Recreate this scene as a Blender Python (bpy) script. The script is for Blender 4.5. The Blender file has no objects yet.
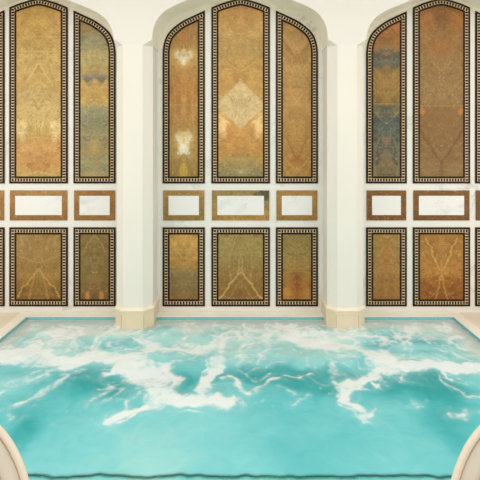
import bpy, bmesh, math, random
from mathutils import Vector, noise

random.seed(7)
scene = bpy.context.scene
COL = scene.collection
EYE = 1.72            # eye height above the deck
CAMY = -4.3           # camera distance from the panelled wall (y = 0)
WATER = -0.025        # water level
FOC = 430.0

# ------------------------------------------------------------------ helpers
def lin(c):
    out = []
    for v in c[:3]:
        v = v / 255.0
        out.append(v / 12.92 if v <= 0.04045 else ((v + 0.055) / 1.055) ** 2.4)
    return (out[0], out[1], out[2], 1.0)

def obj(name, bm, mats, parent=None):
    me = bpy.data.meshes.new(name)
    bm.normal_update()
    bm.to_mesh(me); bm.free()
    o = bpy.data.objects.new(name, me)
    for m in (mats if isinstance(mats, (list, tuple)) else [mats]):
        me.materials.append(m)
    COL.objects.link(o)
    if parent is not None:
        o.parent = parent
        o.matrix_parent_inverse = parent.matrix_basis.inverted()
    return o

def thing(name, label, cat, loc=(0, 0, 0), rotz=0.0, group=None):
    o = bpy.data.objects.new(name, None)
    o.empty_display_size = 0.1
    o.location = loc; o.rotation_euler = (0, 0, rotz)
    COL.objects.link(o)
    o['label'] = label; o['category'] = cat; o['kind'] = 'thing'
    if group: o['group'] = group
    return o

def smooth(o):
    for p in o.data.polygons: p.use_smooth = True
    return o

def structure(o, label=None, cat=None):
    o['kind'] = 'structure'
    if label: o['label'] = label
    if cat: o['category'] = cat
    return o

def box(bm, x0, x1, y0, y1, z0, z1, mi=0):
    vs = [bm.verts.new(p) for p in ((x0,y0,z0),(x1,y0,z0),(x1,y1,z0),(x0,y1,z0),(x0,y0,z1),(x1,y0,z1),(x1,y1,z1),(x0,y1,z1))]
    for f in ((0,3,2,1),(4,5,6,7),(0,1,5,4),(1,2,6,5),(2,3,7,6),(3,0,4,7)):
        fc = bm.faces.new([vs[i] for i in f]); fc.material_index = mi

def PX(x): return (x - 240.0) / 100.0          # wall-plane pixel -> metres
def PZ(y): return EYE + (140.0 - y) / 100.0

# ------------------------------------------------------------------ node helpers
class NT:
    def __init__(self, name):
        self.m = bpy.data.materials.new(name); self.m.use_nodes = True
        self.t = self.m.node_tree; self.t.nodes.clear()
        self.out = self.n('ShaderNodeOutputMaterial')
    def n(self, kind, **kw):
        nd = self.t.nodes.new(kind)
        for k, v in kw.items(): setattr(nd, k, v)
        return nd
    def put(self, sock, v):
        if isinstance(v, bpy.types.NodeSocket): self.t.links.new(v, sock)
        else: sock.default_value = v
    def math(self, op, a, b=0.0, c=0.0, clamp=False):
        nd = self.n('ShaderNodeMath', operation=op, use_clamp=clamp)
        self.put(nd.inputs[0], a); self.put(nd.inputs[1], b); self.put(nd.inputs[2], c)
        return nd.outputs[0]
    def vmath(self, op, a, b=None, out=0):
        nd = self.n('ShaderNodeVectorMath', operation=op)
        self.put(nd.inputs[0], a)
        if b is not None: self.put(nd.inputs[1], b)
        return nd.outputs[out]
    def comb(self, x, y, z):
        nd = self.n('ShaderNodeCombineXYZ')
        for s, v in zip(nd.inputs, (x, y, z)): self.put(s, v)
        return nd.outputs[0]
    def noise(self, vec, scale, detail=4.0, rough=0.55, dist=0.0):
        nd = self.n('ShaderNodeTexNoise', noise_dimensions='3D')
        self.put(nd.inputs['Vector'], vec)
        nd.inputs['Scale'].default_value = scale; nd.inputs['Detail'].default_value = detail
        nd.inputs['Roughness'].default_value = rough; nd.inputs['Distortion'].default_value = dist
        return nd.outputs[0]
    def mrange(self, v, a, b, c=0.0, d=1.0, smooth=False):
        nd = self.n('ShaderNodeMapRange')
        if smooth: nd.interpolation_type = 'SMOOTHSTEP'
        self.put(nd.inputs[0], v)
        for i, q in zip((1, 2, 3, 4), (a, b, c, d)): nd.inputs[i].default_value = q
        return nd.outputs[0]
    def ramp(self, fac, stops):
        nd = self.n('ShaderNodeValToRGB')
        self.put(nd.inputs[0], fac)
        el = nd.color_ramp.elements
        el[0].position, el[0].color = stops[0][0], stops[0][1]
        el[1].position, el[1].color = stops[-1][0], stops[-1][1]
        for p, c in stops[1:-1]:
            e = el.new(p); e.color = c
        return nd.outputs[0]
    def mix(self, fac, a, b, blend='MIX'):
        nd = self.n('ShaderNodeMix', data_type='RGBA', blend_type=blend)
        self.put(nd.inputs[0], fac); self.put(nd.inputs[6], a); self.put(nd.inputs[7], b)
        return nd.outputs[2]
    def principled(self, color, rough=0.5, spec=0.5, bump=None, bstr=0.2, bdist=0.01):
        p = self.n('ShaderNodeBsdfPrincipled')
        self.put(p.inputs['Base Color'], color); self.put(p.inputs['Roughness'], rough)
        p.inputs['Specular IOR Level'].default_value = spec
        if bump is not None:
            b = self.n('ShaderNodeBump'); b.inputs['Strength'].default_value = bstr; b.inputs['Distance'].default_value = bdist
            self.put(b.inputs['Height'], bump); self.t.links.new(b.outputs[0], p.inputs['Normal'])
        self.t.links.new(p.outputs[0], self.out.inputs[0])
        return p
    def pos(self):
        return self.n('ShaderNodeNewGeometry').outputs['Position']
    def objco(self):
        return self.n('ShaderNodeTexCoord').outputs['Object']

def plain(name, rgb, rough=0.6, spec=0.3, var=0.06, scale=6.0):
    t = NT(name)
    nz = t.noise(t.objco(), scale, 5)
    f = t.mrange(nz, 0.3, 0.7, 1.0 - var, 1.0 + var)
    c = t.mix(1.0, lin(rgb), t.comb(f, f, f), 'MULTIPLY')
    t.principled(c, rough, spec)
    return t.m

def marble(name, rgb, vein, strength=0.5, scale=1.6, rough=0.35):
    t = NT(name)
    p = t.objco()
    w = t.noise(p, scale * 1.5, 6, 0.6)
    p2 = t.vmath('ADD', p, t.comb(t.math('MULTIPLY', w, 0.9), 0.0, t.math('MULTIPLY', w, 0.5)))
    n1 = t.noise(p2, scale, 6, 0.6, 0.6)
    v = t.math('ABSOLUTE', t.math('SUBTRACT', n1, 0.5))
    v = t.mrange(v, 0.0, 0.035, 1.0, 0.0, True)
    patch = t.mrange(t.noise(p, scale * 0.8, 3), 0.45, 0.7, 0.0, 1.0, True)
    v = t.math('MULTIPLY', v, patch)
    cloud = t.mrange(t.noise(p2, scale * 2.2, 5), 0.35, 0.75, 0.0, 0.35)
    f = t.math('MULTIPLY', t.math('ADD', v, t.math('MULTIPLY', cloud, patch), clamp=True), strength, clamp=True)
    t.principled(t.mix(f, lin(rgb), lin(vein)), rough, 0.3)
    return t.m

def stone(name, xc, stops, mottle=(0.8, 1.2), blobs=(), veins=(), seed=0.0, warp=13.0, vscale=0.035, seam=None, streak=1.0, diamond=None):
    """bookmatched slab: colour bands over the height, mirrored left-right about the panel's axis"""
    t = NT(name)
    s = t.n('ShaderNodeSeparateXYZ'); t.put(s.inputs[0], t.objco())
    u = t.math('MULTIPLY', t.math('ABSOLUTE', t.math('SUBTRACT', s.outputs[0], xc)), 100.0)
    v = t.math('ADD', t.math('MULTIPLY', s.outputs[2], -100.0), EYE * 100.0 + 140.0)
    vn = v
    if seam is not None:                       # also mirrored above and below the joint
        vn = t.math('ABSOLUTE', t.math('SUBTRACT', v, seam))
    pv = t.comb(u, t.math('MULTIPLY', vn, streak), seed * 37.0)
    n1 = t.noise(pv, vscale, 6, 0.6, 0.4)
    n2 = t.noise(t.vmath('ADD', pv, (91.0, 17.0, 5.0)), vscale * 1.7, 6, 0.6, 0.8)
    uw = t.math('ADD', u, t.math('MULTIPLY', t.math('SUBTRACT', n2, 0.5), warp * 2))
    vw = t.math('ADD', v, t.math('MULTIPLY', t.math('SUBTRACT', n1, 0.5), warp * 2))
    v0, v1 = stops[0][0], stops[-1][0]
    f = t.math('DIVIDE', t.math('SUBTRACT', vw, v0), max(1e-3, v1 - v0), clamp=True)
    c = t.ramp(f, [((a - v0) / max(1e-3, v1 - v0), lin(k)) for a, k in stops])
    pa = t.comb(t.math('MULTIPLY', s.outputs[0], 100.0), v, seed * 11.0)      # fine grain is not mirrored
    g = t.noise(pa, vscale * 13, 6, 0.7)
    ga = t.noise(pa, vscale * 2.2, 5, 0.65, 0.6)
    gm = t.noise(pv, vscale * 4, 5, 0.65, 0.8)
    if diamond:                                # paler lozenge where four bookmatched leaves meet
        dc, du_, dv_, k, st = diamond
        d = t.math('ADD', t.math('DIVIDE', t.math('ADD', u, t.math('MULTIPLY', t.math('SUBTRACT', n2, 0.5), 6.0)), du_), t.math('DIVIDE', t.math('ABSOLUTE', t.math('SUBTRACT', v, dc)), dv_))
        c = t.mix(t.mrange(d, 0.90, 1.06, st, 0.0, True), c, lin(k))
    for (bu, bv, ru, rv, k, st) in blobs:
        d = t.vmath('LENGTH', t.comb(t.math('DIVIDE', t.math('SUBTRACT', uw, bu), ru), t.math('DIVIDE', t.math('SUBTRACT', vw, bv), rv), 0.0), out=1)
        d = t.math('ADD', d, t.math('MULTIPLY', t.math('SUBTRACT', gm, 0.5), 2.4))
        m = t.math('MULTIPLY', t.mrange(d, 0.35, 1.15, 1.0, 0.0, True), st)
        c = t.mix(m, c, lin(k))
    # mottling and fine grain
    m1 = t.mrange(n2, 0.3, 0.7, mottle[0], mottle[1])
    m1 = t.math('MULTIPLY', m1, t.mrange(t.math('ADD', t.math('MULTIPLY', gm, 0.6), t.math('MULTIPLY', ga, 0.4)), 0.38, 0.62, 0.86, 1.13))
    m2 = t.math('MULTIPLY', m1, t.mrange(g, 0.33, 0.67, 0.84, 1.14))
    c = t.mix(1.0, c, t.comb(m2, m2, m2), 'MULTIPLY')
    # thin natural veins
    vv = t.mrange(t.math('ABSOLUTE', t.math('SUBTRACT', t.noise(pv, vscale * 1.3, 4, 0.5, 1.6), 0.5)), 0.0, 0.011, 0.32, 0.0, True)
    c = t.mix(vv, c, lin((226, 192, 128)))
    vd = t.mrange(t.math('ABSOLUTE', t.math('SUBTRACT', t.noise(t.vmath('ADD', pv, (7.0, 55.0, 3.0)), vscale * 1.1, 4, 0.5, 1.6), 0.5)), 0.0, 0.015, 0.34, 0.0, True)
    c = t.mix(vd, c, lin((92, 62, 34)))
    for (u1, w1, u2, w2, wd, k, st) in veins:
        du, dv = u2 - u1, w2 - w1; L2 = du * du + dv * dv
        uu = t.math('ADD', u, t.math('MULTIPLY', t.math('SUBTRACT', n2, 0.5), 9.0))
        v2 = t.math('ADD', v, t.math('MULTIPLY', t.math('SUBTRACT', n1, 0.5), 9.0))
        pu, pw = t.math('SUBTRACT', uu, u1), t.math('SUBTRACT', v2, w1)
        h = t.math('ADD', t.math('MULTIPLY', pu, du / L2), t.math('MULTIPLY', pw, dv / L2), clamp=True)
        d = t.vmath('LENGTH', t.comb(t.math('SUBTRACT', pu, t.math('MULTIPLY', h, du)), t.math('SUBTRACT', pw, t.math('MULTIPLY', h, dv)), 0.0), out=1)
        c = t.mix(t.math('MULTIPLY', t.mrange(d, 0.0, wd, st, 0.0, True), t.mrange(gm, 0.36, 0.58, 0.45, 1.0)), c, lin(k))
    t.principled(c, 0.32, 0.25)
    return t.m

# ------------------------------------------------------------------ plain materials
M_plaster = plain('cream_plaster', (232, 228, 221), 0.7, 0.15, 0.01, 2.0)
M_shaft = plain('white_shaft', (235, 231, 221), 0.55, 0.2, 0.015, 2.0)
M_marble = marble('white_marble', (234, 231, 223), (168, 166, 160), 0.40, 1.8)
M_tablet = marble('tablet_marble', (236, 235, 231), (170, 172, 172), 0.38, 2.6)
M_soffit = marble('arch_marble', (246, 240, 222), (210, 196, 166), 0.3, 2.2)
M_lime = plain('cream_limestone', (230, 214, 184), 0.5, 0.25, 0.035, 8.0)
M_lime2 = plain('cream_limestone_cap', (248, 240, 224), 0.5, 0.25, 0.03, 8.0)
M_deck = plain('beige_deck_stone', (238, 223, 200), 0.5, 0.3, 0.05, 4.0)
M_dark = plain('dark_brown_tesserae', (44, 24, 14), 0.5, 0.15, 0.25, 40.0)
M_cream = plain('cream_tesserae', (214, 192, 152), 0.4, 0.3, 0.08, 60.0)
M_seam = plain('pale_seam', (206, 176, 126), 0.6, 0.1)
M_cap = plain('plinth_cap_stone', (240, 228, 204), 0.5, 0.25, 0.03, 8.0)
M_white = plain('white_ceiling', (245, 242, 234), 0.8, 0.1, 0.01, 2.0)
M_basin = plain('pale_basin_tile', (200, 214, 206), 0.4, 0.3, 0.04, 5.0)
M_floor_tile = plain('turquoise_basin_floor', (120, 205, 205), 0.4, 0.3, 0.05, 3.0)

def cyan_tile():
    t = NT('cyan_waterline_mosaic')
    b = t.n('ShaderNodeTexBrick'); b.offset = 0.0
    s = t.n('ShaderNodeSeparateXYZ'); t.put(s.inputs[0], t.objco())
    t.put(b.inputs['Vector'], t.comb(t.math('ADD', s.outputs[0], s.outputs[1]), s.outputs[2], 0.0))
    b.inputs['Color1'].default_value = lin((70, 165, 185)); b.inputs['Color2'].default_value = lin((95, 190, 200))
    b.inputs['Mortar'].default_value = lin((150, 205, 205)); b.inputs['Scale'].default_value = 40.0
    b.inputs['Mortar Size'].default_value = 0.05
    t.principled(b.outputs[0], 0.25, 0.4)
    return t.m
M_cyan = cyan_tile()

def green_tile():
    t = NT('dark_green_mosaic')
    v = t.n('ShaderNodeTexVoronoi'); v.inputs['Scale'].default_value = 55.0
    t.put(v.inputs['Vector'], t.objco())
    sc = t.n('ShaderNodeSeparateColor'); t.put(sc.inputs[0], v.outputs['Color'])
    c = t.ramp(sc.outputs[0], [(0.0, lin((0, 140, 96))), (0.55, lin((20, 176, 124))), (0.8, lin((84, 170, 120))), (1.0, lin((150, 170, 96)))])
    t.principled(c, 0.3, 0.4)
    return t.m
M_green = green_tile()

# ------------------------------------------------------------------ 2-D polygon helpers (x, z)
def inset(poly, d):
    """mitred inset of a convex counter-clockwise polygon"""
    n = len(poly); out = []
    for i in range(n):
        p0, p1, p2 = Vector(poly[i - 1]), Vector(poly[i]), Vector(poly[(i + 1) % n])
        a = (p1 - p0).normalized(); b = (p2 - p1).normalized()
        na, nb = Vector((-a.y, a.x)), Vector((-b.y, b.x))
        k = na + nb; k = k / max(0.2, (1 + na.dot(nb)))
        out.append((p1.x + k.x * d, p1.y + k.y * d))
    return out

def clip_z(poly, z, keep_above):
    out = []; n = len(poly)
    for i in range(n):
        a, b = poly[i], poly[(i + 1) % n]
        ia = (a[1] >= z) == keep_above; ib = (b[1] >= z) == keep_above
        if ia: out.append(a)
        if ia != ib:
            s = (z - a[1]) / (b[1] - a[1]); out.append((a[0] + (b[0] - a[0]) * s, z))
    return out

def prism(bm, poly, yf, yb, mi=0):
    """ccw (x,z) polygon seen from the camera: front face at yf, back at yb"""
    f = [bm.verts.new((x, yf, z)) for x, z in poly]; b = [bm.verts.new((x, yb, z)) for x, z in poly]
    fc = bm.faces.new(f); fc.material_index = mi
    fc = bm.faces.new(b[::-1]); fc.material_index = mi
    n = len(poly)
    for i in range(n):
        fc = bm.faces.new((f[i], b[i], b[(i + 1) % n], f[(i + 1) % n])); fc.material_index = mi

def ring(bm, po, pi, yf, yb, mi=0):
    n = len(po)
    of = [bm.verts.new((x, yf, z)) for x, z in po]; nf = [bm.verts.new((x, yf, z)) for x, z in pi]
    ob = [bm.verts.new((x, yb, z)) for x, z in po]; nb = [bm.verts.new((x, yb, z)) for x, z in pi]
    for i in range(n):
        j = (i + 1) % n
        for q in ((of[i], of[j], nf[j], nf[i]), (of[j], of[i], ob[i], ob[j]), (nf[i], nf[j], nb[j], nb[i]), (ob[i], ob[j], nb[j], nb[i])):
            fc = bm.faces.new(q); fc.material_index = mi

W_ALL, W_A, W_B = 0.0705, 0.0200, 0.0510
def mosaic_border(poly, parent):
    bm = bmesh.new()
    p0, pa, pb, p1 = poly, inset(poly, W_A), inset(poly, W_B), inset(poly, W_ALL)
    ring(bm, p0, pa, -0.008, 0.0, 0)
    ring(bm, pa, pb, -0.008, 0.0, 1)
    ring(bm, pb, p1, -0.008, 0.0, 0)
    mid = inset(poly, (W_A + W_B) / 2)
    n = len(mid)
    pitch, hl, hw = 0.0285, 0.0092, 0.0132
    # straight sides get an even count of dark tesserae, the curved head is walked as one chain
    chains, cur = [], [mid[0]]
    for i in range(1, n + 1):
        p = mid[i % n]; cur.append(p)
        a = Vector(mid[i % n]) - Vector(mid[i - 1]); b = Vector(mid[(i + 1) % n]) - Vector(mid[i % n])
        if i == n or a.angle(b) > 0.5:
            chains.append(cur); cur = [p]
    for ch in chains:
        segs = [(Vector(ch[k]), Vector(ch[k + 1])) for k in range(len(ch) - 1)]
        L = sum((b - a).length for a, b in segs)
        cnt = max(1, round(L / pitch)); st = L / cnt
        for k in range(cnt):
            s = k * st
            for a, b in segs:
                l = (b - a).length
                if s <= l + 1e-9:
                    d = (b - a) / l; c = a + d * s; nn = Vector((-d.y, d.x))
                    q = [c - d * hl - nn * hw, c + d * hl - nn * hw, c + d * hl + nn * hw, c - d * hl + nn * hw]
                    fc = bm.faces.new([bm.verts.new((v.x, -0.0086, v.y)) for v in q]); fc.material_index = 0
                    break
                s -= l
    return obj('mosaic_frame', bm, [M_dark, M_cream], parent)

def panel(label, poly, mat, seams=(), group=None):
    poly = inset(poly, -0.006)
    xs = [p[0] for p in poly]; zs = [p[1] for p in poly]
    root = thing('stone_panel', label, 'wall panel', ((min(xs) + max(xs)) / 2, 0.0, min(zs)), 0, group)
    mosaic_border(poly, root)
    inner = inset(poly, W_ALL)
    levels = sorted([PZ(s) for s in seams])
    pieces, rest = [], inner
    for z in levels:
        pieces.append(clip_z(rest, z - 0.0012, False)); rest = clip_z(rest, z + 0.0012, True)
    pieces.append(rest)
    for z in levels:
        jp = clip_z(clip_z(inner, z - 0.0012, True), z + 0.0012, False)
        bm = bmesh.new(); prism(bm, jp, -0.0062, 0.0); obj('stone_joint', bm, M_seam, root)
    for pc in pieces:
        bm = bmesh.new(); prism(bm, pc, -0.006, 0.0); o = obj('stone_slab', bm, mat, root)
        # material space is the room's own metres: move object coordinates to world
    return root

def rect(x0, x1, y0, y1):
    return [(PX(x0), PZ(y1)), (PX(x1), PZ(y1)), (PX(x1), PZ(y0)), (PX(x0), PZ(y0))]

def bezier_side(outer, inner, yb):
    """side panel outline of a bay; outer = x of the long straight outer edge, inner = x of the edge beside the middle panel"""
    prof = [(0, 52.5), (0.35, 48), (1.1, 44), (2.1, 40.4), (3.5, 37.0), (5.2, 34.0), (7.4, 31.3), (10.4, 28.4), (14.4, 25.2), (18.6, 22.3), (22.6, 20.0)]
    s = 1 if inner > outer else -1
    W = abs(inner - outer)
    pts = [(outer, yb)] + [(outer + s * a, y) for a, y in prof] + [(outer + s * W, 20.0 - (W - 22.6) * 0.46), (inner, yb)]
    pts = [(PX(x), PZ(y)) for x, y in pts]
    # pts run up the outer edge: clockwise when outer is left
    return pts[::-1] if s == 1 else pts

def mid_head(x0, x1, yb):
    c = (x0 + x1) / 2
    pts = [(x0, yb), (x1, yb), (x1, 8.0), (c + 19, 4.1), (c + 10, 1.3), (c + 4, -0.2), (c, -0.7), (c - 4, -0.2), (c - 10, 1.3), (c - 19, 4.1), (x0, 8.0)]
    return [(PX(x), PZ(y)) for x, y in pts]

# ------------------------------------------------------------------ the panelled wall
bm = bmesh.new()
box(bm, -3.5, 3.5, 0.0015, 0.2, -0.9, 3.7)
structure(obj('wall_back', bm, M_marble))

GU, GF, GL = 'tall arched stone panels', 'white marble tablets in brown stone frames', 'low rectangular stone panels'
YU, YF0, YF1, YL0, YL1 = 182.8, 190.4, 220.3, 227.9, 305.5
BAYS = {'L': dict(ll=(-37.5, 4.2), c=(10.2, 67.4), r=(74.3, 115.2)),
        'C': dict(l=(163.3, 204.3), c=(212.0, 269.3), r=(276.4, 317.3)),
        'R': dict(l=(366.6, 406.0), c=(413.3, 469.2), r=(475.6, 515.8))}
def mc(a): return PX((a[0] + a[1]) / 2)

gold = (197, 160, 96)
# ---- left bay
b = BAYS['L']
ax = mc(b['c'])
panel('tall pointed honey-gold stone panel in the middle of the left arch', mid_head(*b['c'], YU),
      stone('stone_left_tall_middle', ax, [(0, (170, 132, 66)), (14, (192, 152, 84)), (50, (192, 158, 92)), (53, (196, 164, 100)), (95, (188, 152, 90)), (104, (180, 146, 86)), (106, (200, 170, 104)), (128, (200, 166, 98)), (140, (194, 150, 88)), (163, (190, 140, 78)), (172, (190, 154, 88)), (183, (184, 152, 88))],
            (0.88, 1.12), [(17, 130, 8, 11, (236, 208, 146), 0.8), (0, 34, 6, 9, (150, 122, 66), 0.5), (6, 163, 6, 5, (186, 124, 66), 0.55)], [(0, 62, 11, 82, 1.6, (216, 184, 118), .7), (22, 180, 0, 170, 1.2, (214, 186, 124), .6), (0, 66, 4, 73, 1.6, (120, 90, 50), .5)], 1.0, diamond=(105, 31, 27, (206, 178, 116), .5)), (52, 104), GU)
ax = mc(b['r'])
panel('tall arched grey-green and gold stone panel just left of the left column', bezier_side(b['r'][1], b['r'][0], YU),
      stone('stone_left_tall_right', ax, [(15, (132, 108, 66)), (32, (150, 126, 78)), (40, (160, 152, 116)), (52, (176, 158, 108)), (70, (190, 160, 100)), (76, (152, 138, 114)), (82, (188, 156, 96)), (95, (196, 160, 94)), (104, (184, 158, 100)), (106, (160, 152, 110)), (120, (152, 146, 112)), (140, (158, 142, 96)), (165, (160, 146, 100)), (183, (172, 154, 108))],
            (0.82, 1.18), [(12, 43, 7, 9, (122, 130, 98), 0.6), (0, 79, 18, 4, (116, 112, 104), 0.7), (8, 60, 8, 6, (186, 172, 124), .6), (10, 165, 6, 10, (136, 138, 106), .6), (0, 147, 4, 11, (196, 148, 76), 0.85), (6, 122, 6, 7, (128, 130, 108), 0.6), (9, 135, 3, 4, (92, 98, 92), 0.6)], [], 2.0, 17.0, 0.055), (104,), GU)
ax = mc(b['ll'])
panel('tall arched gold stone panel cut off by the photo\'s left edge', bezier_side(b['ll'][0], b['ll'][1], YU),
      stone('stone_left_tall_left', ax, [(15, (200, 130, 70)), (60, (196, 150, 90)), (183, (170, 130, 70))], (0.85, 1.15), [], [], 3.0), (104,), GU)
ax = mc(b['c'])
panel('low rectangular tan-brown stone panel with pale diagonal veins, middle of the left arch', rect(*b['c'], YL0, YL1),
      stone('stone_left_low_middle', ax, [(228, (146, 116, 62)), (250, (156, 124, 70)), (268, (150, 118, 64)), (290, (146, 108, 52)), (306, (132, 98, 48))],
            (0.8, 1.2), [(14, 246, 9, 12, (166, 136, 82), 0.5), (8, 294, 10, 7, (112, 82, 40), .5)], [(0, 268, 20, 296, 1.5, (206, 164, 92), .75), (4, 274, 10, 300, 1.2, (200, 156, 88), .5), (0, 232, 0, 300, 1.0, (110, 84, 44), .45), (0, 262, 22, 256, 1.0, (190, 154, 90), .5)], 4.0, 9.0, 0.045), (), GL)
ax = mc(b['r'])
panel('low olive-brown stone panel with orange flecks near its foot, just left of left column', rect(*b['r'], YL0, YL1),
      stone('stone_left_low_right', ax, [(228, (136, 112, 62)), (262, (130, 108, 60)), (290, (126, 98, 54)), (306, (112, 86, 44))],
            (0.86, 1.14), [(7, 296, 3, 5, (206, 142, 58), .8), (0, 285, 3, 12, (148, 92, 50), .6)], [(0, 233, 10, 252, 1.1, (176, 146, 88), .7), (0, 262, 14, 266, .9, (166, 138, 84), .5), (0, 270, 8, 300, 1.0, (168, 124, 66), .5)], 5.0), (), GL)
panel('low brown stone panel cut off by the photo\'s left edge', rect(*b['ll'], YL0, YL1),
      stone('stone_left_low_left', mc(b['ll']), [(228, (150, 118, 66)), (306, (128, 96, 50))], (0.85, 1.15), [], [], 6.0), (), GL)
# ---- centre bay
b = BAYS['C']
ax = mc(b['l'])
panel('tall arched amber stone panel with two white blotches, just right of the left column', bezier_side(b['l'][0], b['l'][1], YU),
      stone('stone_centre_tall_left', ax, [(12, (150, 116, 60)), (38, (166, 126, 66)), (60, (176, 138, 78)), (85, (182, 130, 68)), (104, (178, 128, 66)), (106, (176, 130, 72)), (128, (178, 136, 74)), (150, (164, 132, 74)), (183, (150, 120, 62))],
            (0.85, 1.15), [(0, 36, 5, 12, (190, 128, 66), .6), (3, 57, 13, 12, (204, 168, 104), .8), (1, 61, 4, 6, (232, 222, 194), .85), (6, 55, 5, 5, (226, 212, 176), .75), (1, 51, 3, 4, (220, 198, 150), .7), (2, 144, 12, 14, (204, 170, 106), .75), (2, 148, 5, 7, (234, 226, 200), .85), (6, 140, 4, 6, (228, 214, 178), .75), (3, 134, 3, 5, (216, 190, 134), .7), (0, 170, 4, 16, (202, 172, 74), .7), (0, 95, 3, 26, (198, 142, 78), .5)], [(0, 40, 4, 52, 1.0, (160, 80, 40), .4)], 7.0, 7.0, 0.05, 105, .6), (105,), GU)
ax = mc(b['c'])
panel('tall pointed gold stone panel with a pale diamond in the middle of the central arch', mid_head(*b['c'], YU),
      stone('stone_centre_tall_middle', ax, [(0, (168, 118, 58)), (12, (190, 144, 80)), (38, (186, 150, 88)), (60, (184, 146, 84)), (80, (196, 152, 86)), (105, (200, 160, 94)), (135, (196, 144, 80)), (155, (186, 140, 76)), (165, (160, 138, 86)), (174, (150, 136, 90)), (183, (146, 126, 80))],
            (0.88, 1.12), [(19, 126, 8, 14, (238, 200, 136), .85), (6, 22, 8, 6, (206, 156, 92), .6), (12, 176, 7, 4, (120, 120, 92), .6), (0, 174, 6, 3, (206, 190, 150), .5), (16, 50, 8, 12, (166, 140, 84), .5)],
            [(0, 80, 22, 108, 1.3, (222, 186, 120), .6), (0, 130, 22, 103, 1.3, (222, 186, 124), .5), (0, 72, 14, 62, 1.2, (216, 178, 112), .5), (0, 92, 2, 128, 1.0, (206, 164, 100), .5)], 8.0, diamond=(105, 27, 24, (214, 188, 138), .9)), (105,), GU)
ax = mc(b['r'])
panel('tall arched brown-gold stone panel with dark chevrons, just left of the right column', bezier_side(b['r'][1], b['r'][0], YU),
      stone('stone_centre_tall_right', ax, [(12, (158, 116, 60)), (40, (178, 136, 78)), (75, (182, 142, 84)), (104, (176, 134, 76)), (106, (178, 138, 80)), (140, (176, 132, 70)), (165, (168, 122, 62)), (183, (170, 132, 76))],
            (0.9, 1.1), [(0, 160, 6, 6, (150, 98, 44), .5)], [(0, 62, 13, 40, 2.2, (140, 98, 50), .6), (0, 156, 12, 136, 2.2, (140, 94, 44), .65), (0, 80, 10, 66, 1.4, (206, 166, 100), .5), (0, 172, 12, 158, 1.4, (200, 154, 86), .5), (0, 104, 6, 96, 1.0, (216, 184, 126), .5)], 9.0, 5.0, 0.04), (105,), GU)
panel('low stone panel golden above and olive below, just right of the left column', rect(*b['l'], YL0, YL1),
      stone('stone_centre_low_left', mc(b['l']), [(228, (176, 132, 66)), (238, (196, 150, 80)), (256, (190, 148, 80)), (267, (172, 130, 68)), (273, (142, 122, 76)), (290, (134, 110, 66)), (306, (132, 98, 52))],
            (0.8, 1.2), [(0, 251, 5, 6, (150, 118, 64), .5), (8, 244, 5, 6, (214, 166, 92), .5), (7, 298, 5, 5, (150, 96, 46), .5)], [(0, 236, 0, 262, 1.0, (120, 90, 48), .4), (0, 272, 14, 268, 1.0, (110, 86, 50), .4)], 10.0, 6.0, 0.06), (), GL)
panel('low olive stone panel with pale veins forming a peak, middle of the central arch', rect(*b['c'], YL0, YL1),
      stone('stone_centre_low_middle', mc(b['c']), [(228, (152, 128, 72)), (250, (158, 134, 80)), (270, (152, 122, 68)), (290, (144, 108, 54)), (306, (150, 112, 58))],
            (0.84, 1.16), [(0, 296, 10, 8, (122, 88, 42), .5), (18, 246, 5, 16, (172, 148, 92), .4)], [(0, 271, 22, 300, 1.5, (216, 178, 108), .85), (0, 255, 3, 275, 1.2, (204, 170, 104), .6), (12, 234, 9, 285, 1.0, (184, 154, 92), .5), (0, 280, 14, 302, 1.0, (190, 148, 84), .5), (4, 234, 12, 262, .9, (186, 158, 98), .4)], 11.0, 6.0, 0.05), (), GL)
panel('low stone panel olive above and rusty orange below, just left of the right column', rect(*b['r'], YL0, YL1),
      stone('stone_centre_low_right', mc(b['r']), [(228, (142, 122, 72)), (250, (148, 124, 70)), (268, (158, 122, 64)), (284, (160, 110, 50)), (298, (166, 112, 50)), (306, (196, 146, 76))],
            (0.84, 1.16), [(0, 284, 4, 16, (146, 74, 30), .65), (10, 294, 5, 9, (190, 136, 60), .5)], [(0, 238, 0, 300, .9, (120, 78, 40), .4)], 12.0, 6.0, 0.05), (), GL)
# ---- right bay
b = BAYS['R']
panel('tall arched stone panel with slate-blue bands, just right of the right column', bezier_side(b['l'][0], b['l'][1], YU),
      stone('stone_right_tall_left', mc(b['l']), [(14, (176, 112, 54)), (30, (160, 104, 52)), (48, (146, 108, 60)), (52, (96, 96, 84)), (64, (98, 98, 84)), (69, (142, 112, 62)), (85, (154, 122, 66)), (106, (140, 110, 58)), (112, (98, 98, 78)), (122, (76, 86, 80)), (138, (84, 92, 82)), (150, (106, 104, 82)), (183, (118, 106, 74))],
            (0.75, 1.22), [(8, 26, 6, 10, (196, 124, 60), .6), (0, 58, 4, 7, (128, 120, 96), .6), (0, 142, 3, 8, (176, 112, 62), .7), (3, 166, 3, 16, (160, 108, 64), .6), (8, 152, 3, 14, (60, 68, 62), .6), (13, 170, 4, 14, (140, 122, 80), .6), (12, 92, 5, 8, (116, 88, 46), .5)], [(12, 112, 0, 126, .9, (160, 150, 104), .6), (0, 126, 10, 146, .9, (150, 136, 96), .5)], 13.0, 24.0, 0.06), (104,), GU)
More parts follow.
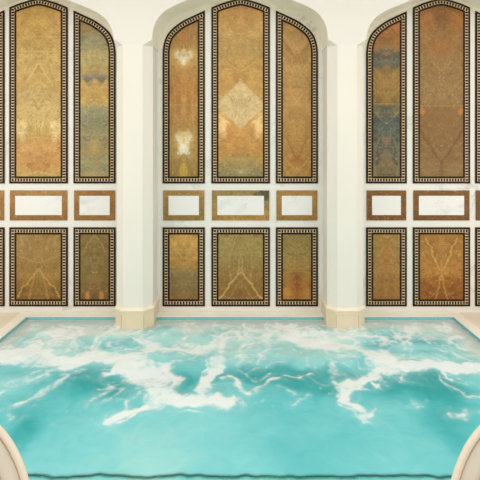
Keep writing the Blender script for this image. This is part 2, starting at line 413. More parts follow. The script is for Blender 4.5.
panel('tall pointed dusky brown stone panel with a dark V, middle of the right arch', mid_head(*b['c'], YU),
      stone('stone_right_tall_middle', mc(b['c']), [(0, (116, 84, 46)), (12, (150, 100, 54)), (30, (152, 112, 64)), (60, (150, 116, 70)), (90, (148, 116, 70)), (105, (146, 112, 66)), (107, (136, 100, 56)), (140, (134, 100, 56)), (183, (138, 108, 64))],
            (0.88, 1.12), [(16, 22, 8, 10, (180, 116, 60), .55), (0, 20, 7, 12, (122, 86, 50), .5), (5, 46, 7, 10, (170, 108, 60), .5), (20, 111, 3, 5, (196, 124, 58), .8)], [(0, 163, 20, 132, 2.4, (102, 66, 36), .7), (0, 163, 0, 176, 2.0, (108, 72, 40), .5), (0, 100, 20, 78, 1.4, (176, 140, 88), .5), (6, 60, 18, 40, 1.4, (170, 118, 70), .4)], 14.0, 5.0, 0.04), (106,), GU)
panel('tall arched brown stone panel cut off by the photo\'s right edge', bezier_side(b['r'][1], b['r'][0], YU),
      stone('stone_right_tall_right', mc(b['r']), [(15, (150, 108, 58)), (183, (134, 102, 58))], (0.85, 1.15), [], [], 15.0), (104,), GU)
panel('low ochre stone panel with speckled reddish streak, just right of the right column', rect(*b['l'], YL0, YL1),
      stone('stone_right_low_left', mc(b['l']), [(228, (158, 126, 70)), (262, (160, 124, 66)), (290, (156, 114, 58)), (306, (150, 100, 46))],
            (0.72, 1.25), [(3, 256, 3, 26, (176, 104, 50), .5), (12, 246, 4, 18, (140, 118, 66), .5), (0, 284, 2, 18, (190, 136, 72), .5)], [], 16.0, 7.0, 0.09), (), GL)
panel('low amber stone panel with pale crossing veins, middle of the right arch', rect(*b['c'], YL0, YL1),
      stone('stone_right_low_middle', mc(b['c']), [(228, (160, 112, 52)), (250, (166, 120, 58)), (270, (170, 122, 58)), (280, (150, 98, 42)), (298, (140, 86, 34)), (306, (166, 112, 52))],
            (0.8, 1.2), [(10, 250, 8, 10, (140, 98, 46), .5), (12, 288, 9, 8, (120, 72, 30), .45)], [(2, 270, 15, 238, 1.6, (212, 170, 92), .75), (0, 272, 6, 302, 1.4, (200, 152, 76), .7), (0, 274, 22, 279, 1.1, (190, 140, 70), .55), (0, 262, 0, 280, 2.0, (206, 160, 86), .6)], 17.0, 6.0, 0.05), (), GL)
panel('low brown stone panel cut off by the photo\'s right edge', rect(*b['r'], YL0, YL1),
      stone('stone_right_low_right', mc(b['r']), [(228, (146, 104, 54)), (306, (130, 88, 44))], (0.85, 1.15), [], [], 18.0), (), GL)

def arch_head(name, side_l, mid, side_r):
    # creamier marble head pieces filling the arch above the panels
    yb = 51.0
    pts = [(side_l[0] - 8.5, yb), (side_l[0] + 12, yb), (side_l[1] - 3, 16), (side_l[1] - 1, 13.5), (mid[0] + 1, 9.5), (mid[0] + 4, 12),
           (mid[1] - 4, 12), (mid[1] - 1, 9.5), (side_r[0] + 1, 13.5), (side_r[0] + 3, 16), (side_r[1] - 12, yb), (side_r[1] + 8.5, yb), (side_r[1] + 8.5, -20), (side_l[0] - 8.5, -20)]
    bm = bmesh.new(); prism(bm, [(PX(x), PZ(y)) for x, y in pts], -0.003, 0.0)
    structure(obj(name, bm, M_head))
M_head = marble('cream_head_marble', (233, 225, 206), (176, 156, 116), 0.55, 2.4)
arch_head('trim_1', BAYS['L']['ll'], BAYS['L']['c'], BAYS['L']['r'])
arch_head('trim_2', BAYS['C']['l'], BAYS['C']['c'], BAYS['C']['r'])
arch_head('trim_3', BAYS['R']['l'], BAYS['R']['c'], BAYS['R']['r'])

def tablet(label, x0, x1, mat, corner=None):
    root = thing('framed_tablet', label, 'wall panel', (PX((x0 + x1) / 2), 0, PZ(YF1)), 0, GF)
    p = rect(x0, x1, YF0, YF1); q = inset(p, 0.053)
    bm = bmesh.new(); ring(bm, p, q, -0.007, 0.0); obj('stone_frame', bm, mat, root)
    bm = bmesh.new(); prism(bm, q, -0.006, 0.0); obj('marble_tablet', bm, M_tablet, root)
def frame_stone(name, xc, rgb, lo, sd, blobs=()):
    return stone(name, xc, [(190, rgb), (205, tuple((a + b_) // 2 for a, b_ in zip(rgb, lo))), (221, lo)], (0.84, 1.16), blobs, [], sd, 6.0, 0.06)
L, C, R = BAYS['L'], BAYS['C'], BAYS['R']
tablet('small white marble tablet in brown frame cut off by the photo\'s left edge', *L['ll'], frame_stone('frame_left_left', mc(L['ll']), (166, 118, 62), (150, 108, 58), 21))
tablet('wide white marble tablet with grey veins in brown frame, middle of the left arch', *L['c'], frame_stone('frame_left_middle', mc(L['c']), (164, 122, 66), (140, 98, 48), 22))
tablet('small white marble tablet in brown frame, just left of the left column', *L['r'], frame_stone('frame_left_right', mc(L['r']), (160, 112, 58), (142, 100, 50), 23))
tablet('small white marble tablet in olive-gold frame, just right of the left column', *C['l'], frame_stone('frame_centre_left', mc(C['l']), (166, 130, 76), (142, 112, 60), 24))
tablet('wide white marble tablet in olive-gold frame with a dark slate corner, middle of central arch', *C['c'],
       stone('frame_centre_middle', PX(212), [(190, (150, 126, 76)), (205, (152, 128, 74)), (221, (172, 130, 66))], (0.82, 1.18), [(51, 196, 11, 9, (66, 70, 60), .9)], [], 25, 3.0, 0.06))
tablet('small white marble tablet in golden brown frame, just left of the right column', *C['r'], frame_stone('frame_centre_right', mc(C['r']), (170, 128, 70), (150, 114, 58), 26))
tablet('small white marble tablet in dark brown frame, just right of the right column', *R['l'], frame_stone('frame_right_left', mc(R['l']), (126, 86, 44), (116, 78, 38), 27))
tablet('wide white marble tablet in dark brown frame, middle of the right arch', *R['c'], frame_stone('frame_right_middle', mc(R['c']), (124, 86, 42), (114, 76, 36), 28))
tablet('small white marble tablet in dark brown frame cut off by the photo\'s right edge', *R['r'], frame_stone('frame_right_right', mc(R['r']), (124, 82, 42), (112, 74, 36), 29))

# ------------------------------------------------------------------ arcade wall with three Tudor arches
DEP = 0.31
SPR = 2.605
TOP = 3.7
COLX = 0.9945
HALF = 0.1775
def arch(x0, x1, prof, rise):
    """(x,z) points from x0 to x1 of one pointed arch"""
    w = (x1 - x0) / 2
    left = [(0.0, 0.0)] + prof + [(w, rise)]
    pts = [(x0 + a, SPR + h) for a, h in left]
    return pts + [(x1 - a, SPR + h) for a, h in left[::-1][1:]]
PC = [(0.002, .07), (0.006, .115), (0.015, .16), (0.033, .208), (0.058, .25), (0.092, .29), (0.135, .325), (0.185, .352), (0.25, .382)]
PS = [(0.002, .065), (0.008, .105), (0.020, .15), (0.042, .195), (0.072, .235), (0.11, .27), (0.155, .30), (0.215, .33), (0.30, .366)]
archs = [arch(-2.012 - .84, -COLX - HALF, PS, .57), arch(-COLX + HALF, COLX - HALF, PC, .60), arch(COLX + HALF, 2.008 + .84, PS, .57)]
bm = bmesh.new()
def q(*pts, mi=0):
    f = bm.faces.new([bm.verts.new(p) for p in pts]); f.material_index = mi
Yf, STOP, CH = -DEP, 0.05, 0.080
edges = [-3.5] + [v for a in archs for v in (a[0][0], a[-1][0])] + [3.5]
for k in range(0, len(edges), 2):              # the four piers
    x0, x1 = edges[k], edges[k + 1]
    c0 = CH if k > 0 else 0.0; c1 = CH if k < len(edges) - 2 else 0.0
    front = [(x0 + c0, Yf, SPR), (x1 - c1, Yf, SPR)]
    if c1: front.append((x1, Yf, SPR + STOP))
    front += [(x1, Yf, TOP), (x0, Yf, TOP)]
    if c0: front.append((x0, Yf, SPR + STOP))
    q(*front)
    under = [(x0, 0, SPR)]
    if c0:
        under.append((x0, Yf + CH, SPR)); q((x0, Yf, SPR + STOP), (x0 + c0, Yf, SPR), (x0, Yf + CH, SPR))
    under += [(x0 + c0, Yf, SPR), (x1 - c1, Yf, SPR)]
    if c1:
        under.append((x1, Yf + CH, SPR)); q((x1, Yf, SPR + STOP), (x1, Yf + CH, SPR), (x1 - c1, Yf, SPR))
    q(*(under + [(x1, 0, SPR)]))
for a in archs:
    n = len(a) - 1
    for k, ((x0, z0), (x1, z1)) in enumerate(zip(a, a[1:])):
        f0 = z0 + (STOP if k == 0 else 0.0); f1 = z1 + (STOP if k == n - 1 else 0.0)
        q((x0, Yf, f0), (x1, Yf, f1), (x1, Yf, TOP), (x0, Yf, TOP))
        sof = [(x0, Yf, f0)]
        if k == 0: sof.append((x0, Yf + CH, z0))
        sof += [(x0, 0.0, z0), (x1, 0.0, z1)]
        if k == n - 1: sof.append((x1, Yf + CH, z1))
        q(*(sof + [(x1, Yf, f1)]), mi=1)
q((-3.5, Yf, TOP), (3.5, Yf, TOP), (3.5, 0, TOP), (-3.5, 0, TOP))
bmesh.ops.remove_doubles(bm, verts=bm.verts[:], dist=1e-5)
bmesh.ops.recalc_face_normals(bm, faces=bm.faces[:])
arc = structure(obj('wall_arcade', bm, [M_plaster, M_soffit]))
for p_ in arc.data.polygons: p_.use_smooth = False

# ------------------------------------------------------------------ columns
def half_oct(cx, half, front, cham):
    """plan outline (x,y) from the wall round the front back to the wall"""
    return [(cx - half, 0.0), (cx - half, front + cham), (cx - half + cham, front), (cx + half - cham, front), (cx + half, front + cham), (cx + half, 0.0)]
def loft(bm, loops, mi=0, cap=True):
    rows = [[bm.verts.new((x, y, z)) for x, y in pl] for pl, z in loops]
    for r0, r1 in zip(rows, rows[1:]):
        for i in range(len(r0)):
            j = (i + 1) % len(r0)
            bm.faces.new((r0[i], r0[j], r1[j], r1[i])).material_index = mi
    if cap:
        bm.faces.new(rows[0][::-1]); bm.faces.new(rows[-1])
def column(cx, label):
    root = thing('column', label, 'column', (cx, -0.16, -0.7), 0, 'octagonal columns at the pool edge')
    bm = bmesh.new()
    loft(bm, [(half_oct(cx, 0.170, -DEP, 0.080), 0.150), (half_oct(cx, 0.170, -DEP, 0.080), SPR)])
    bmesh.ops.recalc_face_normals(bm, faces=bm.faces[:])
    obj('shaft', bm, M_shaft, root)
    bm = bmesh.new()
    loft(bm, [(half_oct(cx, 0.181, -0.320, 0.076), -0.7), (half_oct(cx, 0.181, -0.320, 0.076), 0.098), (half_oct(cx, 0.1835, -0.3225, 0.077), 0.102), (half_oct(cx, 0.1845, -0.3235, 0.077), 0.132)])
    bmesh.ops.recalc_face_normals(bm, faces=bm.faces[:])
    pl = obj('plinth', bm, M_lime, root)
    bm = bmesh.new()
    loft(bm, [(half_oct(cx, 0.1845, -0.3235, 0.077), 0.132), (half_oct(cx, 0.188, -0.327, 0.078), 0.135), (half_oct(cx, 0.188, -0.327, 0.078), 0.143), (half_oct(cx, 0.170, -0.310, 0.080), 0.160)])
    bmesh.ops.recalc_face_normals(bm, faces=bm.faces[:])
    obj('plinth_cap', bm, M_cap, root)
    # thin joints between the facing stones
    for s in (-1, 1):
        bm = bmesh.new(); x = cx + s * 0.1035
        box(bm, x - 0.0015, x + 0.0015, -0.3212, -0.3195, -0.2, 0.098)
        obj('stone_joint', bm, M_joint, root)
M_joint = plain('grey_joint', (176, 164, 140), 0.7, 0.1)
column(-COLX, 'white octagonal column on cream stone plinth, left of the central arch')
column(COLX, 'white octagonal column on cream stone plinth, right of the central arch')
column(-COLX - 2.035, 'white octagonal column beyond the left edge of the photo')
column(COLX + 2.035, 'white octagonal column beyond the right edge of the photo')

# ------------------------------------------------------------------ deck, coping, pool
PXE, PYB, PYN = 2.075, -0.125, -2.78
def hole_frame(bm, x, yb, yn, ox, oyb, oyn, z0, z1):
    box(bm, -ox, ox, yb, oyb, z0, z1)
    box(bm, -ox, ox, oyn, yn, z0, z1)
    box(bm, -ox, -x, yn, yb, z0, z1); box(bm, x, ox, yn, yb, z0, z1)
bm = bmesh.new(); hole_frame(bm, PXE + 0.10, PYB, PYN - 0.10, 3.5, 0.0, -6.5, -0.9, 0.0)
structure(obj('floor', bm, M_deck))
bm = bmesh.new()
box(bm, -PXE, PXE, PYB, PYB + 0.115, -0.03, 0.004)
box(bm, -PXE - 0.1, -PXE, PYN - 0.1, PYB + 0.115, -0.03, 0.004); box(bm, PXE, PXE + 0.1, PYN - 0.1, PYB + 0.115, -0.03, 0.004)
box(bm, -PXE, PXE, PYN - 0.1, PYN, -0.03, 0.004)
structure(obj('trim_coping', bm, [M_lime2]))
bm = bmesh.new()
e = 0.006
box(bm, -PXE, PXE, PYB - e, PYB, -0.045, -0.001)
box(bm, -PXE, -PXE + e, PYN, PYB - e, -0.045, -0.003); box(bm, PXE - e, PXE, PYN, PYB - e, -0.045, -0.003)
structure(obj('trim_waterline_tile', bm, M_cyan))
bm = bmesh.new()
th = 0.004
box(bm, -PXE, PXE, PYB - th, PYB, -0.9, -0.045); box(bm, -PXE, PXE, PYN, PYN + th, -0.9, -0.045)
box(bm, -PXE, -PXE + th, PYN, PYB, -0.9, -0.045); box(bm, PXE - th, PXE, PYN, PYB, -0.9, -0.045)
box(bm, -PXE, PXE, PYN, PYB, -0.95, -0.9, 1)
box(bm, -PXE, PXE, PYB - 0.40, PYB - th, -0.9, -0.33, 1)          # bench along the back
box(bm, -PXE, -PXE + 0.40, PYN, PYB - 0.40, -0.9, -0.33, 1); box(bm, PXE - 0.40, PXE, PYN, PYB - 0.40, -0.9, -0.33, 1)
structure(obj('pool_basin', bm, [M_basin, M_floor_tile]))

def nosing(x):
    return SY + 0.012 + noise.noise(Vector((x * 5.0, 3.1, 0))) * 0.016 + noise.noise(Vector((x * 17.0, 1.1, 4))) * 0.011
# submerged step at the near end with a dark green mosaic nosing
SY = -2.07
bm = bmesh.new()
box(bm, -PXE + 0.41, PXE - 0.41, PYN + th, SY, -0.9, -0.07)
structure(obj('pool_step', bm, M_floor_tile))
bm = bmesh.new()
N = 460
rows = []
for i in range(N + 1):
    x = -PXE + 0.41 + (2 * PXE - 0.82) * i / N
    a = nosing(x) - SY - 0.012
    w = 0.019 + 0.013 * max(-0.8, noise.noise(Vector((x * 9.0, 8.2, 2)))) + 0.006 * noise.noise(Vector((x * 40, 2, 2)))
    rows.append([bm.verts.new((x, SY + 0.012 + a, -0.034)), bm.verts.new((x, SY + 0.012 + a - w, -0.034)),
                 bm.verts.new((x, SY + 0.012 + a, -0.085)), bm.verts.new((x, SY + 0.012 + a - w, -0.085))])
for r0, r1 in zip(rows, rows[1:]):
    bm.faces.new((r0[1], r1[1], r1[0], r0[0])); bm.faces.new((r0[0], r1[0], r1[2], r0[2]))
    bm.faces.new((r0[3], r1[3], r1[1], r0[1])); bm.faces.new((r0[2], r1[2], r1[3], r0[3]))
structure(obj('trim_step_mosaic', bm, M_green))

# ------------------------------------------------------------------ churning water
def at(x, y):
    d = FOC * (EYE - WATER) / (y - 140.0)
    return Vector(((x - 240.0) * d / FOC, CAMY + d))
# foam streaks: points of the photograph carried down onto the water plane, half width in metres, strength
STREAKS = [
    ([(-20, 350), (0, 353), (35, 357), (71, 363), (99, 357), (124, 363), (149, 378)], .11, 1.0),
    ([(-20, 342), (50, 344), (95, 349)], .15, .55), ([(385, 336), (430, 334), (475, 345)], .12, .5), ([(160, 341), (215, 339)], .10, .5), ([(-15, 384), (20, 380), (45, 374)], .14, .42), ([(300, 352), (330, 358)], .09, .4),
    ([(92, 357), (92, 346), (97, 338), (112, 334)], .05, .8),
    ([(124, 360), (150, 352), (175, 350), (205, 346), (224, 338)], .075, .75),
    ([(20, 345), (45, 336), (75, 338), (85, 346)], .06, .6),
    ([(149, 376), (158, 394), (185, 399), (216, 404)], .075, 1.0),
    ([(160, 374), (172, 386), (160, 396)], .06, .8),
    ([(200, 398), (206, 382), (216, 368), (220, 356), (222, 344)], .05, .8),
    ([(106, 424), (126, 414), (150, 408), (170, 400)], .05, .8),
    ([(84, 404), (98, 394), (112, 383)], .035, .6),
    ([(95, 400), (110, 396), (122, 388)], .03, .55),
    ([(2, 420), (20, 408), (42, 396), (60, 383), (82, 372)], .04, .6),
    ([(0, 395), (25, 385), (50, 372)], .05, .5),
    ([(228, 376), (236, 385), (249, 391), (268, 386), (280, 378)], .032, .66),
    ([(238, 367), (250, 374), (262, 363)], .026, .5), ([(250, 374), (262, 380), (278, 372)], .026, .5),
    ([(288, 374), (300, 377), (312, 373)], .028, .5), ([(296, 405), (304, 398)], .026, .42), ([(282, 390), (290, 396)], .014, .5),
    ([(290, 339), (312, 343), (345, 346), (372, 356), (390, 368), (427, 369), (455, 368), (490, 367)], .085, 1.0),
    ([(392, 369), (375, 378), (360, 382), (346, 389), (350, 402), (360, 409)], .055, .95),
    ([(345, 390), (341, 378), (334, 366)], .035, .6),
    ([(346, 347), (350, 360), (366, 372)], .025, .55), ([(362, 352), (380, 350)], .03, .5),
    ([(372, 354), (392, 346), (420, 342), (450, 350), (470, 362)], .035, .55),
    ([(405, 360), (430, 354), (452, 360)], .03, .5),
    ([(428, 372), (444, 386), (460, 396), (480, 398)], .03, .55), ([(400, 382), (412, 374)], .02, .4),
    ([(442, 409), (460, 410), (484, 412)], .024, .55), ([(405, 406), (414, 404)], .018, .45),
    ([(380, 332), (410, 328), (440, 332), (470, 345)], .05, .55),
    ([(300, 372), (318, 380), (338, 384)], .02, .45),
    ([(118, 392), (132, 398), (128, 408)], .02, .5), ([(100, 386), (120, 380), (134, 372)], .02, .5),
]
SEGS = []
for pts, w, st in STREAKS:
    ps = [at(*p) for p in pts]
    for a, b_ in zip(ps, ps[1:]):
        SEGS.append((a.x, a.y, b_.x - a.x, b_.y - a.y, max(1e-9, (b_ - a).length_squared), w, st))
# clear darker pools and pale aerated clouds: (px, py, rx, ry in m, change)
TINT = [(75, 380, .30, .20, -.35), (95, 378, .25, .14, -.35), (125, 383, .3, .16, -.4), (178, 380, .2, .18, -.5), (243, 374, .28, .17, -.6), (275, 372, .3, .17, -.55), (312, 376, .3, .17, -.5),
        (320, 385, .25, .16, -.35), (395, 385, .4, .16, -.5), (425, 378, .25, .12, -.4), (398, 339, .30, .14, -.75), (440, 340, .16, .08, -.5), (378, 345, .12, .10, -.5), (422, 352, .2, .08, -.5), (18, 432, .12, .25, -.5), (455, 430, .15, .35, -.45), (440, 395, .2, .2, -.25),
        (120, 346, .22, .10, -.55), (80, 343, .25, .12, -.4), (145, 340, .2, .1, -.4), (180, 352, .2, .08, -.45), (365, 365, .12, .1, -.5), (330, 372, .15, .1, -.4), (195, 362, .15, .1, -.3), (327, 362, .2, .16, .05),
        (160, 440, .7, .35, .18), (300, 440, .7, .3, .10), (240, 470, 1.2, .15, .12)]
TW = [(at(x, y), rx, ry, k) for x, y, rx, ry, k in TINT]

def n3(x, y, s, seed): return noise.noise(Vector((x * s, y * s, seed)))
NX, NY = 420, 280
bm = bmesh.new()
foam_v, tint_v, milk_v = [], [], []
grid = []
def sm(a, b, x):
    t = min(1.0, max(0.0, (x - a) / (b - a))); return t * t * (3 - 2 * t)
for j in range(NY + 1):
    y = PYN + (PYB - e - PYN) * j / NY
    row = []
    for i in range(NX + 1):
        x = -PXE + e + 2 * (PXE - e) * i / NX
        wx = x + 0.11 * n3(x, y, 2.6, 1.0) + 0.055 * n3(x, y, 6.5, 2.0) + 0.022 * n3(x, y, 16.0, 3.0)
        wy = y + 0.11 * n3(x, y, 2.6, 11.0) + 0.055 * n3(x, y, 6.5, 12.0) + 0.022 * n3(x, y, 16.0, 13.0)
        f = 0.0; near = 0.0
        for ax_, ay_, dx, dy, l2, w, st in SEGS:
            px, py = wx - ax_, wy - ay_
            if abs(px - dx * .5) > abs(dx) * .5 + 3.4 * w or abs(py - dy * .5) > abs(dy) * .5 + 3.4 * w: continue
            h = (px * dx + py * dy) / l2; h = 0.0 if h < 0 else 1.0 if h > 1 else h
            d = math.hypot(px - dx * h, py - dy * h) / w
            if d < 3.4:
                f = max(f, st * (1.0 - sm(0.1, 1.9, d))); near = max(near, st * (1.0 - sm(0.8, 3.4, d)))
        cl = 0.5 + 0.55 * n3(wx, wy, 3.4, 21.0) + 0.30 * n3(wx, wy, 8.0, 22.0) + 0.2 * n3(x, y, 19.0, 23.0)
        cl = min(1.0, max(0.0, cl))
        lace = max(0.0, 1.0 - abs(n3(wx, wy, 4.2, 31.0)) * 7.0) * (0.4 + 0.6 * cl)
        lace2 = max(0.0, 1.0 - abs(n3(wx, wy, 8.5, 33.0)) * 5.0) * cl
        f = f * (0.46 + 0.72 * cl + 0.28 * lace)
        f = max(f, near * (0.58 * lace + 0.48 * lace2 + 0.30 * cl))
        back = sm(-1.45, -0.60, y + 0.16 * n3(x, y, 1.8, 5.0))       # jets froth along the back
        f = max(f, back * (0.10 + 0.50 * cl + 0.34 * lace + 0.22 * lace2))
        edge = min(PXE - abs(x), PYB - y)
        cd = max(abs(abs(x) - COLX) - 0.18, -0.32 - y) if y < -0.1 else 0.0
        f *= 0.45 + 0.55 * sm(0.0, 0.16, edge)
        sp = n3(x, y, 22.0, 41.0) + 0.5 * n3(x, y, 5.0, 43.0)          # flecks drifting away from the jets
        f = max(f, sm(0.62, 0.85, sp) * 0.38 * sm(-2.1, -1.2, y))
        f *= 0.90 + 0.25 * n3(wx, wy, 14.0, 51.0) + 0.25 * n3(x, y, 30.0, 52.0)
        # tint: 0 clear teal .. 1 pale aerated
        tt = 0.40 + 0.40 * back + 0.55 * (1.0 - sm(0.0, 0.24, edge)) * back + 0.16 * n3(x, y, 1.3, 61.0) + 0.24 * n3(wx, wy, 3.4, 62.0) * (0.3 + 0.7 * back)
        for c, rx, ry, k in TW:
            dd = ((wx - c.x) / rx) ** 2 + ((wy - c.y) / ry) ** 2
            if dd < 4: tt += 0.8 * k * math.exp(-dd * 1.2)
        calm = sm(0.0, 0.15, edge)
        amp = calm * (0.004 + 0.011 * sm(-1.9, -0.9, y))
        z = WATER + amp * (n3(x, y, 4.0, 71.0) + 0.5 * n3(x, y, 9.0, 72.0)) + 0.006 * calm * min(1.0, f)
        mk = 0.68 + 0.27 * sm(0.0, 0.28, edge) * sm(0.0, 0.10, cd) - 0.92 * math.exp(-((y - nosing(x) + 0.012) / 0.013) ** 2)
        row.append(bm.verts.new((x, y, z)))
        foam_v.append(min(1.0, max(0.0, f))); tint_v.append(min(1.0, max(0.0, tt))); milk_v.append(min(1.0, max(0.0, mk)))
    grid.append(row)
for r0, r1 in zip(grid, grid[1:]):
    for i in range(NX):
        bm.faces.new((r0[i], r0[i + 1], r1[i + 1], r1[i]))

def water_mat():
    t = NT('churning_pool_water')
    def attr(nm):
        return t.n('ShaderNodeAttribute', attribute_name=nm).outputs['Fac']
    p = t.objco()
    fo, ti, mi = attr('foam'), attr('aeration'), attr('milk')
    fine = t.noise(p, 26.0, 6, 0.65, 0.5)
    ff = t.math('ADD', fo, t.math('MULTIPLY', t.math('SUBTRACT', fine, 0.5), t.math('MULTIPLY', t.mrange(fo, 0.0, 0.3, 0.0, 1.0), 0.45)))
    edge_n = t.noise(p, 60.0, 4, 0.7, 0.4)
    fs = t.math('ADD', ff, t.math('MULTIPLY', t.math('SUBTRACT', edge_n, 0.5), 0.22))
    core = t.mrange(fs, 0.26, 0.62, 0.0, 0.56, True)
    mask = t.math('ADD', core, t.math('MULTIPLY', t.mrange(fo, 0.02, 0.7, 0.0, 1.0), 0.30), clamp=True)
    tn = t.math('ADD', ti, t.math('MULTIPLY', t.math('SUBTRACT', t.noise(p, 7.0, 5, 0.6, 0.8), 0.5), 0.30))
    body = t.ramp(tn, [(0.0, lin((52, 168, 172))), (0.3, lin((92, 194, 200))), (0.55, lin((132, 214, 220))), (0.8, lin((172, 226, 222))), (1.0, lin((222, 236, 230)))])
    dif = t.n('ShaderNodeBsdfDiffuse'); t.put(dif.inputs[0], body)
    tr = t.n('ShaderNodeBsdfTransparent'); tr.inputs[0].default_value = lin((196, 240, 236))
    m1 = t.n('ShaderNodeMixShader'); t.put(m1.inputs[0], mi); t.t.links.new(tr.outputs[0], m1.inputs[1]); t.t.links.new(dif.outputs[0], m1.inputs[2])
    bmp = t.n('ShaderNodeBump'); bmp.inputs['Strength'].default_value = 0.35; bmp.inputs['Distance'].default_value = 0.02
    t.put(bmp.inputs['Height'], t.noise(p, 11.0, 4, 0.5, 0.4))
    gl = t.n('ShaderNodeBsdfGlossy'); gl.inputs['Roughness'].default_value = 0.16; t.t.links.new(bmp.outputs[0], gl.inputs['Normal'])
    fr = t.n('ShaderNodeFresnel'); fr.inputs[0].default_value = 1.33; t.t.links.new(bmp.outputs[0], fr.inputs['Normal'])
    m2 = t.n('ShaderNodeMixShader'); t.put(m2.inputs[0], fr.outputs[0]); t.t.links.new(m1.outputs[0], m2.inputs[1]); t.t.links.new(gl.outputs[0], m2.inputs[2])
    fd = t.n('ShaderNodeBsdfDiffuse'); fd.inputs[0].default_value = lin((238, 240, 240))
    m3 = t.n('ShaderNodeMixShader'); t.put(m3.inputs[0], mask); t.t.links.new(m2.outputs[0], m3.inputs[1]); t.t.links.new(fd.outputs[0], m3.inputs[2])
    t.t.links.new(m3.outputs[0], t.out.inputs[0])
    return t.m
wo = smooth(obj('pool_water', bm, water_mat()))
for nm, vals in (('foam', foam_v), ('aeration', tint_v), ('milk', milk_v)):
    a = wo.data.attributes.new(nm, 'FLOAT', 'POINT'); a.data.foreach_set('value', vals)
wo['label'] = 'turquoise pool water churning with white foam below the panelled wall'
wo['category'] = 'water'; wo['kind'] = 'stuff'

# ------------------------------------------------------------------ round-backed lounge chairs
def weave_mat():
    t = NT('woven_beige_cane')
    p = t.n('ShaderNodeTexCoord').outputs['Object']
    s = t.n('ShaderNodeSeparateXYZ'); t.put(s.inputs[0], p)
    a = t.math('SINE', t.math('MULTIPLY', s.outputs[0], 520.0)); b_ = t.math('SINE', t.math('MULTIPLY', s.outputs[2], 520.0))
    w = t.math('MULTIPLY', a, b_)
    f = t.mrange(w, -0.6, 0.6, 0.0, 1.0)
    c = t.mix(f, lin((186, 174, 154)), lin((206, 194, 174)))
    t.principled(c, 0.7, 0.2, w, 0.3, 0.002)
    return t.m
M_weave = weave_mat()
M_rim = plain('pale_cane_rim', (216, 204, 186), 0.6, 0.3, 0.05, 20.0)
M_pipe = plain('tan_piping', (190, 160, 130), 0.6, 0.2, 0.08, 20.0)
M_cush = plain('cream_cushion_cloth', (212, 203, 188), 0.9, 0.1, 0.03, 12.0)
M_leg = plain('pale_wood_leg', (190, 160, 120), 0.5, 0.3, 0.12, 14.0)

def tube(bm, pts, r, seg=12, closed=False):
    n = len(pts); rings = []
    for i in range(n):
        a = Vector(pts[(i - 1) % n] if closed or i > 0 else pts[0]); b_ = Vector(pts[(i + 1) % n] if closed or i < n - 1 else pts[-1])
        d = (b_ - a).normalized()
        u = d.cross(Vector((0.0, 1.0, 0.0)))
        if u.length < 1e-3: u = d.cross(Vector((1.0, 0, 0)))
        u.normalize(); v = d.cross(u)
        rr = r[i] if isinstance(r, (list, tuple)) else r
        rings.append([bm.verts.new(Vector(pts[i]) + rr * (math.cos(k * 2 * math.pi / seg) * u + math.sin(k * 2 * math.pi / seg) * v)) for k in range(seg)])
    lim = n if closed else n - 1
    for i in range(lim):
        r0, r1 = rings[i], rings[(i + 1) % n]
        for k in range(seg): bm.faces.new((r0[k], r0[(k + 1) % seg], r1[(k + 1) % seg], r1[k]))
    if not closed:
        bm.faces.new(rings[0][::-1]); bm.faces.new(rings[-1])
    bmesh.ops.recalc_face_normals(bm, faces=bm.faces[:])

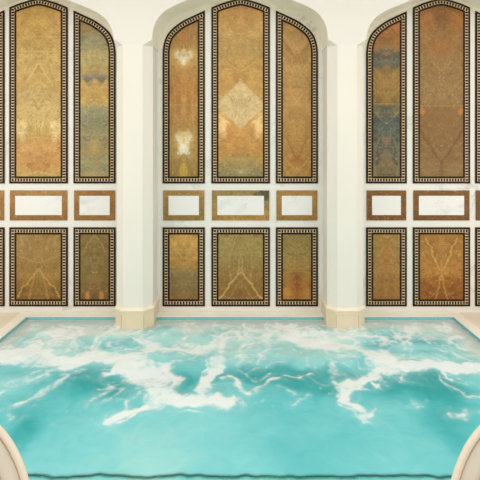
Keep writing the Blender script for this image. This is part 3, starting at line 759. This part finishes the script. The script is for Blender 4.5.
RB, ZC = 0.355, 0.478
def dish(a, rad):
    """point of the concave round back: local y towards the wall is +"""
    x, z = rad * math.cos(a), rad * math.sin(a)
    return (x, 0.05 - 0.35 * x * x + 0.10 * (z / RB), ZC + z)
def chair(cx, cy, rz, label):
    root = thing('lounge_chair', label, 'chair', (cx, cy, 0.004 * 0), rz, 'round-backed lounge chairs by the pool')
    def part(name, bm, m, parent=None, sm_=True):
        me = bpy.data.meshes.new(name); bm.normal_update(); bm.to_mesh(me); bm.free()
        o = bpy.data.objects.new(name, me); me.materials.append(m); COL.objects.link(o); o.parent = parent or root
        if sm_: smooth(o)
        return o
    NA = 72
    bm = bmesh.new(); tube(bm, [dish(2 * math.pi * k / NA, RB) for k in range(NA)], 0.0105, 12, True); part('back_rim', bm, M_rim)
    bm = bmesh.new(); tube(bm, [dish(2 * math.pi * k / NA, RB - 0.0135) for k in range(NA)], 0.004, 8, True); part('piping', bm, M_pipe)
    # padded band and woven field of the back
    bm = bmesh.new(); rows = []
    for rr, off in ((RB - 0.006, 0.012), (RB - 0.02, -0.004), (RB - 0.045, -0.012), (RB - 0.07, -0.006), (RB - 0.078, 0.004), (RB - 0.04, 0.02), (RB - 0.006, 0.016)):
        row = []
        for k in range(NA):
            x, y, z = dish(2 * math.pi * k / NA, rr); row.append(bm.verts.new((x, y + off, z)))
        rows.append(row)
    for i in range(len(rows)):
        r0, r1 = rows[i], rows[(i + 1) % len(rows)]
        for k in range(NA): bm.faces.new((r0[k], r0[(k + 1) % NA], r1[(k + 1) % NA], r1[k]))
    bmesh.ops.recalc_face_normals(bm, faces=bm.faces[:]); part('padded_band', bm, M_cush)
    bm = bmesh.new(); rows = []
    rads = [RB - 0.07 - (RB - 0.075) * q_ / 10 for q_ in range(11)]
    for off in (0.0, 0.012):
        for rr in (rads if off == 0.0 else rads[::-1]):
            row = []
            for k in range(NA):
                x, y, z = dish(2 * math.pi * k / NA, rr); row.append(bm.verts.new((x, y + off, z)))
            rows.append(row)
    for i in range(len(rows)):
        r0, r1 = rows[i], rows[(i + 1) % len(rows)]
        if i == 10: continue
        for k in range(NA): bm.faces.new((r0[k], r0[(k + 1) % NA], r1[(k + 1) % NA], r1[k]))
    bm.faces.new(rows[10]); bm.faces.new(rows[11][::-1])
    bmesh.ops.remove_doubles(bm, verts=bm.verts[:], dist=1e-6)
    bmesh.ops.recalc_face_normals(bm, faces=bm.faces[:]); part('woven_back', bm, M_weave)
    # round seat towards the camera
    def disc(r_, z0, z1, yc, bev):
        bm = bmesh.new(); prof = [(r_ - bev, z0), (r_, z0 + bev), (r_, z1 - bev), (r_ - bev, z1), (r_ * .5, z1 + bev * .3)]
        rws = [[bm.verts.new((rr * math.cos(2 * math.pi * k / 48), yc + rr * math.sin(2 * math.pi * k / 48), z)) for k in range(48)] for rr, z in prof]
        for a, b_ in zip(rws, rws[1:]):
            for k in range(48): bm.faces.new((a[k], a[(k + 1) % 48], b_[(k + 1) % 48], b_[k]))
        bm.faces.new(rws[0][::-1]); bm.faces.new(rws[-1]); return bm
    part('seat_frame', disc(0.31, 0.30, 0.345, -0.30, 0.012), M_rim)
    part('seat_cushion', disc(0.30, 0.345, 0.44, -0.30, 0.03), M_cush)
    for sx in (-1, 1):
        for yy, sp in ((-0.10, 1), (-0.50, -1)):
            bm = bmesh.new(); tube(bm, [(sx * 0.26, yy + sp * 0.04, 0.0), (sx * 0.20, yy, 0.31)], [0.014, 0.02], 12); part('leg', bm, M_leg)
    return root
chair(-0.95, -3.03, math.radians(-8), 'round-backed cream woven lounge chair at the photo\'s lower left corner')
chair(0.95, -3.03, math.radians(8), 'round-backed cream woven lounge chair at the photo\'s lower right corner')

# ------------------------------------------------------------------ rest of the room
bm = bmesh.new(); box(bm, -3.7, 3.7, -6.5, 0.2, 3.7, 3.8); structure(obj('ceiling', bm, M_white))
bm = bmesh.new(); box(bm, -3.7, -3.5, -6.5, 0.2, -0.9, 3.7); structure(obj('wall_left', bm, M_plaster))
bm = bmesh.new(); box(bm, 3.5, 3.7, -6.5, 0.2, -0.9, 3.7); structure(obj('wall_right', bm, M_plaster))

# ------------------------------------------------------------------ light
w = bpy.data.worlds.new('World'); scene.world = w; w.use_nodes = True
bg = w.node_tree.nodes['Background']; bg.inputs[0].default_value = (0.97, 0.99, 1.0, 1); bg.inputs[1].default_value = 0.72
def area(name, loc, rot, sx, sy, power, col):
    l = bpy.data.lights.new(name, 'AREA'); l.shape = 'RECTANGLE'; l.size = sx; l.size_y = sy; l.energy = power; l.color = col
    o = bpy.data.objects.new(name, l); o.location = loc; o.rotation_euler = rot; COL.objects.link(o)
    return o
area('ceiling_lamp', (0, -3.1, 3.66), (0, 0, 0), 6.0, 3.6, 118, (1.0, 0.985, 0.97))
area('rear_fill_light', (0, -6.3, 2.2), (math.radians(84), 0, 0), 5.5, 2.6, 26, (0.97, 0.99, 1.0))  # added soft fill from behind the camera; no window stands there
for sx in (-1, 1):
    area('side_fill_light', (sx * 3.42, -2.6, 1.55), (0, math.radians(90 * sx), 0), 2.6, 4.4, 52, (0.98, 0.99, 1.0))  # unseen fill added at each side wall to brighten the arch jambs

# ------------------------------------------------------------------ camera
cam = bpy.data.cameras.new('Camera'); co = bpy.data.objects.new('Camera', cam); COL.objects.link(co)
co.location = (0, CAMY, EYE); co.rotation_euler = (math.radians(90), 0, 0)
cam.sensor_width = 36.0; cam.sensor_fit = 'HORIZONTAL'; cam.lens = FOC / 480.0 * 36.0
cam.shift_y = -100.0 / 480.0
scene.camera = co
vs = scene.view_settings
vs.view_transform = 'Standard'; vs.look = 'None'; vs.gamma = 1.0; vs.use_curve_mapping = False
vs.exposure = -0.42
scene.cycles.use_denoising = True
scene.cycles.max_bounces = 8
